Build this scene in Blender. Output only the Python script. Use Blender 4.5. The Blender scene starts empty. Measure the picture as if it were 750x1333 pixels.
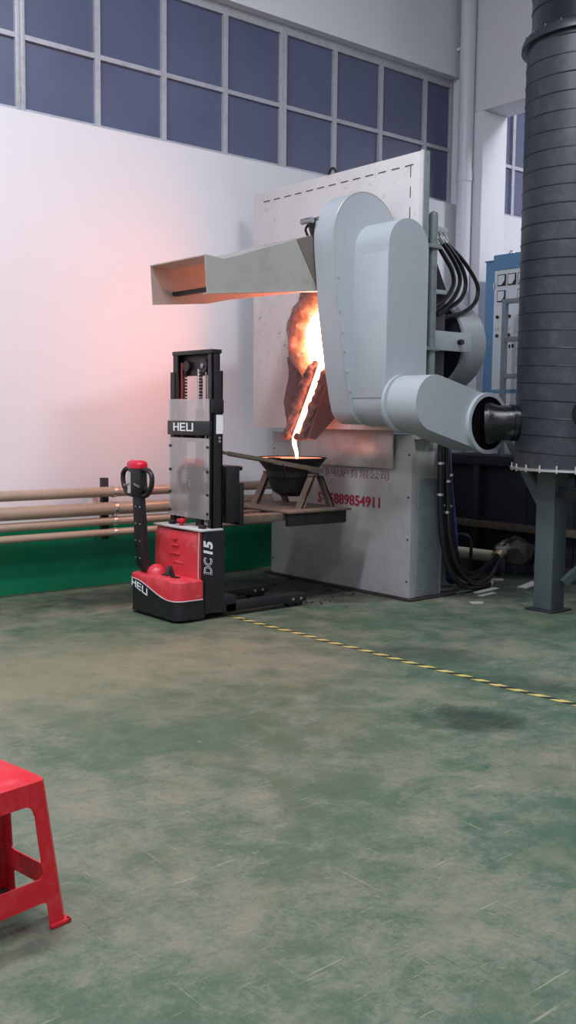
import bpy, bmesh, math, random
from mathutils import Vector, Matrix
R_ = math.radians
random.seed(7)
SC = bpy.context.scene
COL = SC.collection

# ------------------------------------------------------------------ camera
def setup_camera():
    yaw, pitch, roll, F = 0.875224, 0.0945327, 0.0109463, 1306.8
    f = Vector((math.cos(yaw)*math.cos(pitch), math.sin(yaw)*math.cos(pitch), -math.sin(pitch)))
    r = Vector((math.sin(yaw), -math.cos(yaw), 0)); u = r.cross(f)
    r2 = r*math.cos(roll) + u*math.sin(roll); u2 = u*math.cos(roll) - r*math.sin(roll)
    cd = bpy.data.cameras.new('camera'); cam = bpy.data.objects.new('camera', cd); COL.objects.link(cam)
    m = Matrix((r2, u2, -f)).transposed().to_4x4(); m.translation = (0, 0, 1.5)
    cam.matrix_world = m
    cd.sensor_fit = 'VERTICAL'; cd.sensor_height = 36.0; cd.lens = 36.0*F/1333.0
    cd.clip_start = .05; cd.clip_end = 100
    SC.camera = cam
setup_camera()

# ------------------------------------------------------------------ world, lamps, exposure
W = bpy.data.worlds.new('night'); SC.world = W; W.use_nodes = True
W.node_tree.nodes['Background'].inputs[0].default_value = (.02, .025, .05, 1)
W.node_tree.nodes['Background'].inputs[1].default_value = 1.0
def area(name, loc, size, power, col):
    l = bpy.data.lights.new(name, 'AREA'); l.shape = 'RECTANGLE'; l.size, l.size_y = size
    l.energy = power; l.color = col
    o = bpy.data.objects.new(name, l); COL.objects.link(o); o.location = loc
    g = bpy.data.lights.new(name+'_fill', 'POINT'); g.energy = power*.30; g.shadow_soft_size = .22; g.color = col  # point fill added below each lamp to brighten the upper walls
    o = bpy.data.objects.new(name+'_fill', g); COL.objects.link(o); o.location = (loc[0], loc[1], loc[2]-.45)
COOL = (.91, .95, 1.0)
for k, (x, y, p) in enumerate(((-2.0, 4.4, 165), (1.6, 4.4, 205), (-2.4, -.4, 130), (1.5, -1.2, 80), (4.8, 2.0, 150), (10.8, 3.4, 240))):
    area('ceiling_lamp_light', (x, y, 6.7), (1.5, .5), p, COOL)
VS = SC.view_settings
VS.view_transform = 'Standard'; VS.look = 'None'; VS.exposure = 0.15; VS.gamma = 1.0
try: VS.use_curve_mapping = False
except Exception: pass

# ------------------------------------------------------------------ materials
def nmat(name):
    m = bpy.data.materials.new(name); m.use_nodes = True
    nt = m.node_tree; b = nt.nodes['Principled BSDF']
    return m, nt, b
def node(nt, t, **kw):
    n = nt.nodes.new(t)
    for k, v in kw.items():
        if k in n.inputs: n.inputs[k].default_value = v
        else: setattr(n, k, v)
    return n
def ramp(nt, src, stops):
    r = nt.nodes.new('ShaderNodeValToRGB'); e = r.color_ramp.elements
    while len(e) < len(stops): e.new(.5)
    for s, (p, c) in zip(e, stops):
        s.position = p; s.color = c if len(c) == 4 else (*c, 1)
    nt.links.new(src, r.inputs[0]); return r
def mix(nt, fac, a, b, mode='MIX'):
    m = nt.nodes.new('ShaderNodeMix'); m.data_type = 'RGBA'; m.blend_type = mode
    for s, v in ((0, fac), (6, a), (7, b)):
        if hasattr(v, 'is_output'): nt.links.new(v, m.inputs[s])
        elif s == 0: m.inputs[0].default_value = v
        else: m.inputs[s].default_value = v if len(v) == 4 else (*v, 1)
    return m.outputs[2]
def math_(nt, op, a, b=0.0, clamp=False):
    m = nt.nodes.new('ShaderNodeMath'); m.operation = op; m.use_clamp = clamp
    for s, v in ((0, a), (1, b)):
        if hasattr(v, 'is_output'): nt.links.new(v, m.inputs[s])
        else: m.inputs[s].default_value = v
    return m.outputs[0]
def noise(nt, vec, scale, detail=4, rough=.55, dist=0.0):
    n = node(nt, 'ShaderNodeTexNoise', Scale=scale, Detail=detail, Roughness=rough, Distortion=dist)
    nt.links.new(vec, n.inputs['Vector']); return n.outputs['Fac']
def mapping(nt, scale=(1, 1, 1), rot=(0, 0, 0), loc=(0, 0, 0)):
    tc = nt.nodes.new('ShaderNodeNewGeometry'); mp = nt.nodes.new('ShaderNodeMapping')
    mp.inputs['Scale'].default_value = scale; mp.inputs['Rotation'].default_value = rot; mp.inputs['Location'].default_value = loc
    nt.links.new(tc.outputs['Position'], mp.inputs['Vector']); return mp.outputs[0]
def lin(h):
    h = h.lstrip('#'); c = [int(h[i:i+2], 16)/255 for i in (0, 2, 4)]
    return tuple(v/12.92 if v <= .04045 else ((v+.055)/1.055)**2.4 for v in c)
def mat(name, col, rough=.5, metal=0.0, var=.12, scale=6.0, bump=0.0, spec=.5, wear=None, wearamt=.0, coat=0.0):
    m, nt, b = nmat(name)
    if isinstance(col, str): col = lin(col)
    v = mapping(nt)
    n = noise(nt, v, scale, 5)
    c = mix(nt, n, tuple(x*(1-var) for x in col), tuple(min(1, x*(1+var)) for x in col))
    if wear is not None:
        if isinstance(wear, str): wear = lin(wear)
        n2 = noise(nt, v, scale*2.3, 6, .7)
        r = ramp(nt, n2, [(.5-.0, (0, 0, 0)), (.72, (1, 1, 1))])
        c = mix(nt, math_(nt, 'MULTIPLY', r.outputs[0], wearamt), c, wear)
    nt.links.new(c, b.inputs['Base Color'])
    b.inputs['Roughness'].default_value = rough; b.inputs['Metallic'].default_value = metal
    b.inputs['Specular IOR Level'].default_value = spec
    b.inputs['Coat Weight'].default_value = coat
    if bump:
        bp = node(nt, 'ShaderNodeBump', Strength=bump, Distance=.01)
        nt.links.new(noise(nt, v, scale*6, 4), bp.inputs['Height']); nt.links.new(bp.outputs[0], b.inputs['Normal'])
    return m
def emis(name, col, strength):
    m, nt, b = nmat(name)
    b.inputs['Base Color'].default_value = (.02, .01, .01, 1)
    b.inputs['Emission Color'].default_value = (*col, 1); b.inputs['Emission Strength'].default_value = strength
    return m

def floor_material():
    m, nt, b = nmat('worn_green_floor_paint')
    v = mapping(nt)
    def layer(c, scale, detail, rough, lo, hi, amt, colr, dist=.6, off=0.0, vec=None):
        n = noise(nt, vec or mapping(nt, loc=(off, off*1.7, 0)), scale, detail, rough, dist)
        r = ramp(nt, n, [(lo, (0, 0, 0)), (hi, (1, 1, 1))])
        return mix(nt, math_(nt, 'MULTIPLY', r.outputs[0], amt), c, colr)
    big = noise(nt, v, .9, 5, .6, .3)
    mid = noise(nt, v, 4.2, 12, .82, .25)
    fine = noise(nt, v, 42, 8, .8)
    worn = math_(nt, 'ADD', math_(nt, 'MULTIPLY', big, .55), math_(nt, 'MULTIPLY', mid, .80))
    worn = math_(nt, 'ADD', worn, math_(nt, 'MULTIPLY', math_(nt, 'SUBTRACT', fine, .5), .30))
    rp = ramp(nt, worn, [(.52, lin('#38523f')), (.64, lin('#4a5c4a')), (.72, lin('#62695a')), (.84, lin('#7a7563'))])
    c = rp.outputs[0]
    c = layer(c, 7.5, 12, .80, .585, .625, .55, lin('#2f4f3b'), .4, 3)       # paint still sound
    c = layer(c, 3.1, 12, .82, .60, .65, .45, lin('#335540'), .3, 21)
    c = layer(c, 10, 12, .82, .60, .65, .55, lin('#8a8572'), .5, 11)         # rubbed through
    c = layer(c, 1.9, 8, .7, .52, .66, .40, lin('#7c7560'), .5, 17)           # dusty drifts
    c = layer(c, 34, 8, .8, .66, .70, .5, lin('#26362d'), .4, 5)              # grit
    c = layer(c, 50, 6, .8, .68, .71, .5, lin('#a09a86'), .4, 9)
    # noise-edged blots, stains and furnace soot among them
    def blot(cx, cy, sx, sy, rot, lo, hi, amt, colr):
        nonlocal c
        mp = nt.nodes.new('ShaderNodeMapping'); mp.vector_type = 'TEXTURE'
        mp.inputs['Location'].default_value = (cx, cy, 0); mp.inputs['Rotation'].default_value = (0, 0, rot)
        mp.inputs['Scale'].default_value = (sx, sy, 1)
        g = nt.nodes.new('ShaderNodeNewGeometry'); nt.links.new(g.outputs['Position'], mp.inputs['Vector'])
        ln = nt.nodes.new('ShaderNodeVectorMath'); ln.operation = 'LENGTH'; nt.links.new(mp.outputs[0], ln.inputs[0])
        d = math_(nt, 'ADD', ln.outputs['Value'], math_(nt, 'MULTIPLY', math_(nt, 'SUBTRACT', noise(nt, v, 5, 8, .7, .5), .5), 1.7))
        r = ramp(nt, d, [(lo, (1, 1, 1)), (hi, (0, 0, 0))])
        c = mix(nt, math_(nt, 'MULTIPLY', r.outputs[0], amt), c, colr)
    blot(2.4, 5.3, 2.2, 1.3, 0, .2, 1.1, .55, lin('#807a5f'))
    blot(3.88, 3.17, .38, .26, -.9, .35, .95, .70, lin('#16281f'))
    blot(4.65, 3.35, .5, .25, -.9, .4, .9, .45, lin('#22302a'))
    blot(4.7, 4.3, .6, .35, -.8, .3, .95, .42, lin('#2d302b'))
    blot(5.7, 6.75, 1.35, 1.1, 0, .35, 1.0, .9, lin('#1a1a1b'))
    blot(7.6, 6.0, 1.7, 1.4, 0, .45, 1.0, .85, lin('#181b1d'))  # shade behind the furnace and under the platform, put into the floor colour
    blot(4.6, 7.2, 1.6, .55, 0, .4, 1.0, .7, lin('#232b26'))
    # fine scratches in a few directions
    for rz, sc, off, lo, colr, amt in ((.9, (2, 46, 1), 0, .635, '#9a947f', .5), (.35, (42, 2.2, 1), 4, .645, '#24352b', .5), (-.25, (60, 1.6, 1), 8, .645, '#98927c', .45),
                                       (2.0, (1.4, 70, 1), 2, .66, '#a49d88', .5), (1.45, (55, 2.4, 1), 6, .65, '#2a3a30', .4)):
        c = layer(c, 1.4, 5, .72, lo, lo+.03, amt, lin(colr), .15, 0, mapping(nt, sc, (0, 0, rz), (off, off, 0)))
    nt.links.new(c, b.inputs['Base Color'])
    rr = ramp(nt, mid, [(.35, (.45,)*3), (.7, (.7,)*3)]); nt.links.new(rr.outputs[0], b.inputs['Roughness'])
    b.inputs['Specular IOR Level'].default_value = .35
    bp = node(nt, 'ShaderNodeBump', Strength=.12, Distance=.006)
    nt.links.new(fine, bp.inputs['Height']); nt.links.new(bp.outputs[0], b.inputs['Normal'])
    return m

def stripe_material():
    m, nt, b = nmat('black_yellow_tape')
    v = mapping(nt, (1, 1, 1), (0, 0, 0))
    sp = nt.nodes.new('ShaderNodeSeparateXYZ'); nt.links.new(v, sp.inputs[0])
    d = math_(nt, 'ADD', math_(nt, 'MULTIPLY', sp.outputs[1], 7.6), math_(nt, 'MULTIPLY', sp.outputs[0], 7.6))
    f = math_(nt, 'FRACT', d)
    st = math_(nt, 'GREATER_THAN', f, .5)
    wr = ramp(nt, noise(nt, v, 30, 6, .7), [(.35, (.35,)*3), (.65, (1,)*3)])
    y = mix(nt, wr.outputs[0], lin('#7d7a4e'), lin('#d8c06a'))
    c = mix(nt, st, lin('#232a26'), y)
    nt.links.new(c, b.inputs['Base Color']); b.inputs['Roughness'].default_value = .5
    return m

def hot_slag_material():
    # incandescent crust at the mouth; outer emission imitates melt light falling on it
    m, nt, b = nmat('hot_melt_lit_slag')
    v = mapping(nt)
    mp = nt.nodes.new('ShaderNodeMapping'); mp.vector_type = 'TEXTURE'
    mp.inputs['Location'].default_value = (5.75, 6.40, 2.14); mp.inputs['Scale'].default_value = (1, .40, .42)
    g = nt.nodes.new('ShaderNodeNewGeometry'); nt.links.new(g.outputs['Position'], mp.inputs['Vector'])
    ln = nt.nodes.new('ShaderNodeVectorMath'); ln.operation = 'LENGTH'; nt.links.new(mp.outputs[0], ln.inputs[0])
    n1 = noise(nt, v, 24, 9, .75, 1.6)
    d = math_(nt, 'ADD', ln.outputs['Value'], math_(nt, 'MULTIPLY', math_(nt, 'SUBTRACT', n1, .5), 1.1))
    rs = .8
    d = math_(nt, 'MULTIPLY', d, rs)
    r = ramp(nt, d, [(.42, (1, .62, .12)), (.62, (1, .26, .05)), (.85, (.8, .10, .07)), (1.0, (.3, .03, .025))])
    nt.links.new(r.outputs[0], b.inputs['Emission Color'])
    s = ramp(nt, d, [(.40, (.8,)*3), (.56, (.17,)*3), (.72, (.075,)*3), (1.0, (.016,)*3)])
    nt.links.new(math_(nt, 'MULTIPLY', s.outputs[0], 5.0), b.inputs['Emission Strength'])
    c = ramp(nt, n1, [(.36, lin('#5a4646')), (.48, lin('#a68e8a')), (.62, lin('#e0cfc9'))]).outputs[0]; nt.links.new(c, b.inputs['Base Color'])
    b.inputs['Roughness'].default_value = .9
    bp = node(nt, 'ShaderNodeBump', Strength=1.0, Distance=.035)
    nt.links.new(noise(nt, v, 34, 8, .8, 1.5), bp.inputs['Height']); nt.links.new(bp.outputs[0], b.inputs['Normal'])
    return m

def acrylic_material():
    m, nt, b = nmat('clear_polycarbonate')
    nt.nodes.remove(b); out = nt.nodes['Material Output']
    tr = node(nt, 'ShaderNodeBsdfTransparent'); tr.inputs[0].default_value = (.90, .88, .88, 1)
    df = node(nt, 'ShaderNodeBsdfDiffuse'); df.inputs[0].default_value = (.62, .58, .57, 1)
    gl = node(nt, 'ShaderNodeBsdfGlossy'); gl.inputs['Roughness'].default_value = .12
    m1 = nt.nodes.new('ShaderNodeMixShader'); m1.inputs[0].default_value = .30
    nt.links.new(tr.outputs[0], m1.inputs[1]); nt.links.new(df.outputs[0], m1.inputs[2])
    m2 = nt.nodes.new('ShaderNodeMixShader'); m2.inputs[0].default_value = .22
    nt.links.new(m1.outputs[0], m2.inputs[1]); nt.links.new(gl.outputs[0], m2.inputs[2])
    nt.links.new(m2.outputs[0], out.inputs[0])
    return m

def deck_material():
    m, nt, b = nmat('tread_plate_deck')
    v = mapping(nt)
    n = noise(nt, v, 3, 6, .65)
    c = mix(nt, n, lin('#b9b3b3'), lin('#d0cbca'))
    # rust-brown spatter patches
    sp = ramp(nt, noise(nt, v, 14, 8, .78, .6), [(.56, (0, 0, 0)), (.64, (1, 1, 1))])
    pz = ramp(nt, noise(nt, mapping(nt, loc=(0, 2.2, 1)), 1.7, 4), [(.45, (.1,)*3), (.65, (1,)*3)])
    c = mix(nt, math_(nt, 'MULTIPLY', math_(nt, 'MULTIPLY', sp.outputs[0], pz.outputs[0]), .75), c, lin('#6c5f60'))
    nt.links.new(c, b.inputs['Base Color']); b.inputs['Roughness'].default_value = .55
    b.inputs['Metallic'].default_value = .1
    vo = node(nt, 'ShaderNodeTexVoronoi', Scale=26.0); nt.links.new(mapping(nt, (1, 1, .6), (R_(45), 0, 0)), vo.inputs['Vector'])
    bp = node(nt, 'ShaderNodeBump', Strength=.12, Distance=.004)
    nt.links.new(vo.outputs['Distance'], bp.inputs['Height']); nt.links.new(bp.outputs[0], b.inputs['Normal'])
    return m

M = {}
M['floor'] = floor_material()
M['tape'] = stripe_material()
M['wall'] = mat('white_painted_plaster', '#dedce0', .85, var=.03, scale=1.2, bump=.03)
M['ceiling'] = mat('pale_ceiling_paint', '#bcc0da', .9, var=.03, scale=1)
M['dado'] = mat('green_gloss_dado', '#12845c', .28, var=.25, scale=2.2, bump=.04)
M['window_frame'] = mat('aged_aluminium_frame', '#b9b8bf', .5, .3, var=.12, scale=9, wear='#8d8688', wearamt=.5)
M['pane'] = mat('night_dark_window_glass', '#5a5f7a', .33, var=.22, scale=1.3, spec=.5)
M['pipe_tan'] = mat('tan_painted_pipe', '#a3907f', .28, var=.08, scale=5, wear='#80705f', wearamt=.3)
M['pipe_white'] = mat('white_plastic_pipe', '#d6d6dc', .4, var=.03, scale=4)
M['steel'] = mat('galvanised_steel', '#9a9ba0', .35, .8, var=.1, scale=8)
M['zinc'] = mat('bright_zinc_steel', '#d5d5d2', .3, .85, var=.08, scale=10)
M['dark_steel'] = mat('dark_oxidised_steel', '#2c2827', .6, .4, var=.25, scale=9, bump=.15, wear='#55483f', wearamt=.35)
M['soot'] = mat('sooty_ladle_iron', '#1c1a1b', .7, .2, var=.3, scale=8, bump=.2)
M['rusty'] = mat('rusty_brown_steel', '#6d5f54', .65, .3, var=.25, scale=10, bump=.12, wear='#a1907c', wearamt=.6)
M['deck'] = deck_material()
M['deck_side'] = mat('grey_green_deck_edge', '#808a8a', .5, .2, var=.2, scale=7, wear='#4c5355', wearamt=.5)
M['grey_paint'] = mat('pale_grey_green_paint', '#a6acb1', .42, .0, var=.04, scale=3, wear='#90979b', wearamt=.25)
M['hood_steel'] = mat('stainless_hood_sheet', '#aeaaa4', .40, .30, var=.08, scale=3, wear='#8a7f6e', wearamt=.35)
M['tinted'] = mat('tinted_shaded_steel', '#766c64', .4, .3, var=.25, scale=4)  # brown heat tint, darkened further for the shade of a turned facet
M['cab'] = mat('grey_cabinet_paint', '#a6a5a5', .5, .1, var=.07, scale=2.4, wear='#84807f', wearamt=.45)
M['apron'] = mat('silver_apron_plate', '#bdbab9', .4, .45, var=.1, scale=3, wear='#8f8583', wearamt=.5)
M['slot'] = mat('dark_cut_slot', '#2b2627', .9, var=.1)
M['slag'] = hot_slag_material()
M['crust'] = mat('cold_slag_crust', '#7c6463', .95, var=.45, scale=16, bump=1.0, wear='#4a3a3a', wearamt=.8)
M['refractory'] = mat('scorched_refractory', '#7a5c5d', .9, var=.25, scale=9, bump=.4)
M['melt'] = emis('molten_iron', (1, .26, .16), 50)
M['stream'] = emis('molten_iron_stream', (1, .34, .20), 11)
M['ladle_melt'] = emis('ladle_molten_iron', (1, .24, .13), 2.0)
M['black_paint'] = mat('black_satin_paint', '#1b1b1f', .4, var=.2, scale=6, wear='#34343a', wearamt=.3)
M['mast'] = mat('black_mast_paint', '#211d20', .42, .1, var=.2, scale=8)
M['black_plastic'] = mat('black_plastic', '#17171a', .45, var=.15, scale=8)
M['black_rubber'] = mat('black_rubber_hose', '#17181b', .35, var=.2, scale=14)
M['red_hood'] = mat('red_painted_hood', '#cf3540', .36, var=.1, scale=4, wear='#d98a8a', wearamt=.35)
M['red_button'] = mat('red_plastic_button', '#d01232', .3, var=.05)
M['red_stool'] = mat('red_plastic_stool', '#cc1426', .42, var=.06, scale=7, wear='#d8707a', wearamt=.25)
M['white_print'] = mat('white_lettering', '#e8e8e8', .6, var=.02)
M['grey_label'] = mat('pale_grey_label', '#b9b4b4', .6, var=.15, scale=60)
M['red_print'] = mat('faded_red_lettering', '#8e2338', .7, var=.2, scale=20)
M['faint_print'] = mat('shaded_plum_lettering', '#80606a', .7, var=.2, scale=20)  # duller than the red print, for the shade of the plate above
M['trim_strip'] = mat('pale_grey_trim_strip', '#b9aeb0', .4, var=.05)
M['acrylic'] = acrylic_material()
M['chrome'] = mat('polished_rod', '#c8c2c2', .2, .95, var=.05)
M['drum'] = mat('black_coated_duct', '#30343b', .42, .15, var=.22, scale=3.5, bump=.12, wear='#5a616b', wearamt=.35)
M['drum_gloss'] = mat('glossy_black_duct', '#1e2228', .22, .3, var=.2, scale=5)
M['seam'] = mat('dark_duct_seam', '#22252b', .4, .2, var=.2)
M['duct_black'] = mat('black_wrapped_elbow', '#15161a', .2, .1, var=.3, scale=9, bump=.3)
M['panel_grey'] = mat('control_cabinet_grey', '#d0d7dd', .45, var=.03)
M['panel_blue'] = mat('control_cabinet_blue', '#5f87ad', .45, var=.05)
M['rail_grey'] = mat('grey_guard_rail', '#7c838b', .5, .2, var=.08)
M['meter_face'] = mat('white_meter_face', '#d8dade', .3, var=.02)
M['concrete'] = mat('shade_dark_fascia', '#22262e', .7, var=.2, scale=2.5)  # colour darkened for the shadow the platform front lies in
M['frame_dark'] = mat('dark_machine_frame', '#2b3036', .55, .2, var=.25, scale=5)
M['post_green'] = mat('grey_green_post', '#4f5a5c', .55, .1, var=.15, scale=4)
M['blue_wrap'] = mat('blue_hose_wrap', '#1d2a66', .6, var=.2, scale=9)
M['cream_pipe'] = mat('cream_pipe', '#b7b39a', .5, var=.1)
M['brass'] = mat('brass_coupling', '#b9a98c', .35, .7, var=.1)
M['chip'] = mat('pale_scrap_chip', '#96968f', .8, var=.15, scale=20)
M['rag'] = mat('brown_cloth_wrap', '#57504a', .95, var=.3, scale=25, bump=.6)

# ------------------------------------------------------------------ mesh helpers
def box(bm, a, b, bev=0.0, seg=2):
    a = Vector(a); b = Vector(b); lo = Vector(map(min, a, b)); hi = Vector(map(max, a, b))
    r = bmesh.ops.create_cube(bm, size=1.0)
    vs = r['verts']
    for v in vs: v.co = Vector(((lo[i]+hi[i])/2 + v.co[i]*(hi[i]-lo[i]) for i in range(3)))
    if bev:
        es = list({e for v in vs for e in v.link_edges})
        bmesh.ops.bevel(bm, geom=es, offset=bev, segments=seg, affect='EDGES', profile=.5)
def frame_from(d):
    d = d.normalized(); up = Vector((0, 0, 1)) if abs(d.z) < .95 else Vector((1, 0, 0))
    u = d.cross(up).normalized(); v = u.cross(d).normalized(); return u, v
def cyl(bm, p, q, r, r2=None, n=20, caps=True):
    p = Vector(p); q = Vector(q); r2 = r if r2 is None else r2
    u, v = frame_from(q-p)
    A = [bm.verts.new(p + u*math.cos(2*math.pi*k/n)*r + v*math.sin(2*math.pi*k/n)*r) for k in range(n)]
    B = [bm.verts.new(q + u*math.cos(2*math.pi*k/n)*r2 + v*math.sin(2*math.pi*k/n)*r2) for k in range(n)]
    for k in range(n): bm.faces.new((A[k], A[(k+1) % n], B[(k+1) % n], B[k]))
    if caps: bm.faces.new(A[::-1]); bm.faces.new(B)
def catmull(pts, sub=8):
    P = [Vector(p) for p in pts]; P = [P[0]*2-P[1]] + P + [P[-1]*2-P[-2]]; out = []
    for i in range(1, len(P)-2):
        for k in range(sub):
            t = k/sub
            out.append(.5*((2*P[i]) + (P[i+1]-P[i-1])*t + (2*P[i-1]-5*P[i]+4*P[i+1]-P[i+2])*t*t + (3*P[i]-P[i-1]-3*P[i+1]+P[i+2])*t**3))
    out.append(P[-2]); return out
def tube(bm, pts, r, n=10, caps=True):
    pts = [Vector(p) for p in pts]; rr = r if isinstance(r, (list, tuple)) else [r]*len(pts)
    T = [(pts[min(i+1, len(pts)-1)] - pts[max(i-1, 0)]).normalized() for i in range(len(pts))]
    u, v = frame_from(T[0]); rings = []
    for i, p in enumerate(pts):
        u = (u - T[i]*u.dot(T[i])).normalized(); v = T[i].cross(u)
        rings.append([bm.verts.new(p + u*math.cos(2*math.pi*k/n)*rr[i] + v*math.sin(2*math.pi*k/n)*rr[i]) for k in range(n)])
    for a, b in zip(rings, rings[1:]):
        for k in range(n): bm.faces.new((a[k], a[(k+1) % n], b[(k+1) % n], b[k]))
    if caps: bm.faces.new(rings[0][::-1]); bm.faces.new(rings[-1])
def lathe(bm, prof, c, axis=(0, 0, 1), n=40):
    c = Vector(c); ax = Vector(axis).normalized(); u, v = frame_from(ax); rings = []
    for r, h in prof:
        if r < 1e-6: rings.append([bm.verts.new(c + ax*h)])
        else: rings.append([bm.verts.new(c + ax*h + u*math.cos(2*math.pi*k/n)*r + v*math.sin(2*math.pi*k/n)*r) for k in range(n)])
    for a, b in zip(rings, rings[1:]):
        for k in range(n):
            j = (k+1) % n
            if len(a) == 1 and len(b) == 1: continue
            if len(a) == 1: bm.faces.new((a[0], b[j], b[k]))
            elif len(b) == 1: bm.faces.new((a[k], a[j], b[0]))
            else: bm.faces.new((a[k], a[j], b[j], b[k]))
def prism(bm, poly, fn, d0, d1):
    """poly: 2D outline; fn(u, v, d) -> 3D"""
    A = [bm.verts.new(fn(u, v, d0)) for u, v in poly]; B = [bm.verts.new(fn(u, v, d1)) for u, v in poly]
    n = len(poly)
    bm.faces.new(A); bm.faces.new(B[::-1])
    for k in range(n): bm.faces.new((A[k], B[k], B[(k+1) % n], A[(k+1) % n]))
XZ = lambda u, v, d: Vector((u, d, v))
YZ = lambda u, v, d: Vector((d, u, v))
XY = lambda u, v, d: Vector((u, v, d))
def arc(cx, cy, r, a0, a1, n=12, ry=None):
    ry = r if ry is None else ry
    return [(cx + r*math.cos(R_(a0+(a1-a0)*k/n)), cy + ry*math.sin(R_(a0+(a1-a0)*k/n))) for k in range(n+1)]
def beam(bm, p, q, w, h):
    """rectangular bar from p to q; w horizontal, h the other way"""
    p = Vector(p); q = Vector(q); u, v = frame_from(q-p); s = []
    for c in (p, q): s.append([bm.verts.new(c + u*a*w/2 + v*b*h/2) for a, b in ((-1, -1), (1, -1), (1, 1), (-1, 1))])
    A, B = s
    bm.faces.new(A[::-1]); bm.faces.new(B)
    for k in range(4): bm.faces.new((A[k], A[(k+1) % 4], B[(k+1) % 4], B[k]))

def rootloc(p):
    while p.parent: p = p.parent
    return p.location
def obj(name, bm, m, parent=None, smooth=True, ang=35):
    bmesh.ops.recalc_face_normals(bm, faces=bm.faces)
    me = bpy.data.meshes.new(name)
    if parent is not None: bmesh.ops.translate(bm, verts=bm.verts, vec=-rootloc(parent))
    bm.to_mesh(me); bm.free()
    me.materials.append(M[m] if isinstance(m, str) else m)
    if smooth:
        me.polygons.foreach_set('use_smooth', [True]*len(me.polygons))
        me.set_sharp_from_angle(angle=R_(ang))
    o = bpy.data.objects.new(name, me); COL.objects.link(o)
    if parent is not None: o.parent = parent
    return o
def base(o):
    """move a top-level mesh's origin to the middle of its underside"""
    vs = [v.co for v in o.data.vertices]
    lo = Vector([min(v[i] for v in vs) for i in range(3)]); hi = Vector([max(v[i] for v in vs) for i in range(3)])
    c = Vector(((lo.x+hi.x)/2, (lo.y+hi.y)/2, lo.z))
    o.data.transform(Matrix.Translation(-c)); o.location = c
    return o
def tag(o, label, cat, group=None):
    o['label'] = label; o['category'] = cat
    if group: o['group'] = group
    return o
def thing(name, label, cat, loc=(0, 0, 0), group=None):
    o = bpy.data.objects.new(name, None); COL.objects.link(o); o.location = loc; o.empty_display_size = .1
    return tag(o, label, cat, group)
def struct(name, bm, m, parent=None, **kw):
    o = obj(name, bm, m, parent, **kw)
    if parent is None: o['kind'] = 'structure'
    return o
BM = bmesh.new
def part(name, m, parent, fn, *a, **kw):
    bm = BM(); fn(bm, *a, **kw); return obj(name, bm, m, parent)
def text(name, s, m, parent, size, place, shear=0.0, offset=0.0, width=None, depth=.0015, align='LEFT'):
    """flat lettering; place(u, v, d) maps text plane to world"""
    cu = bpy.data.curves.new(name, 'FONT'); cu.body = s; cu.size = size; cu.shear = shear; cu.offset = offset; cu.extrude = depth/2
    cu.align_x = align; cu.resolution_u = 3
    t = bpy.data.objects.new('tmp_text', cu); COL.objects.link(t)
    dg = bpy.context.evaluated_depsgraph_get(); dg.update()
    me = bpy.data.meshes.new_from_object(t.evaluated_get(dg))
    bpy.data.objects.remove(t)
    bm = BM(); bm.from_mesh(me); bpy.data.meshes.remove(me)
    if len(bm.verts) == 0: bm.free(); return None
    xs = [v.co.x for v in bm.verts]; x0, x1 = min(xs), max(xs)
    k = width/(x1-x0) if width else 1.0
    for v in bm.verts: v.co = place((v.co.x-x0)*k, v.co.y, v.co.z)
    return obj(name, bm, m, parent, smooth=False)

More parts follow.
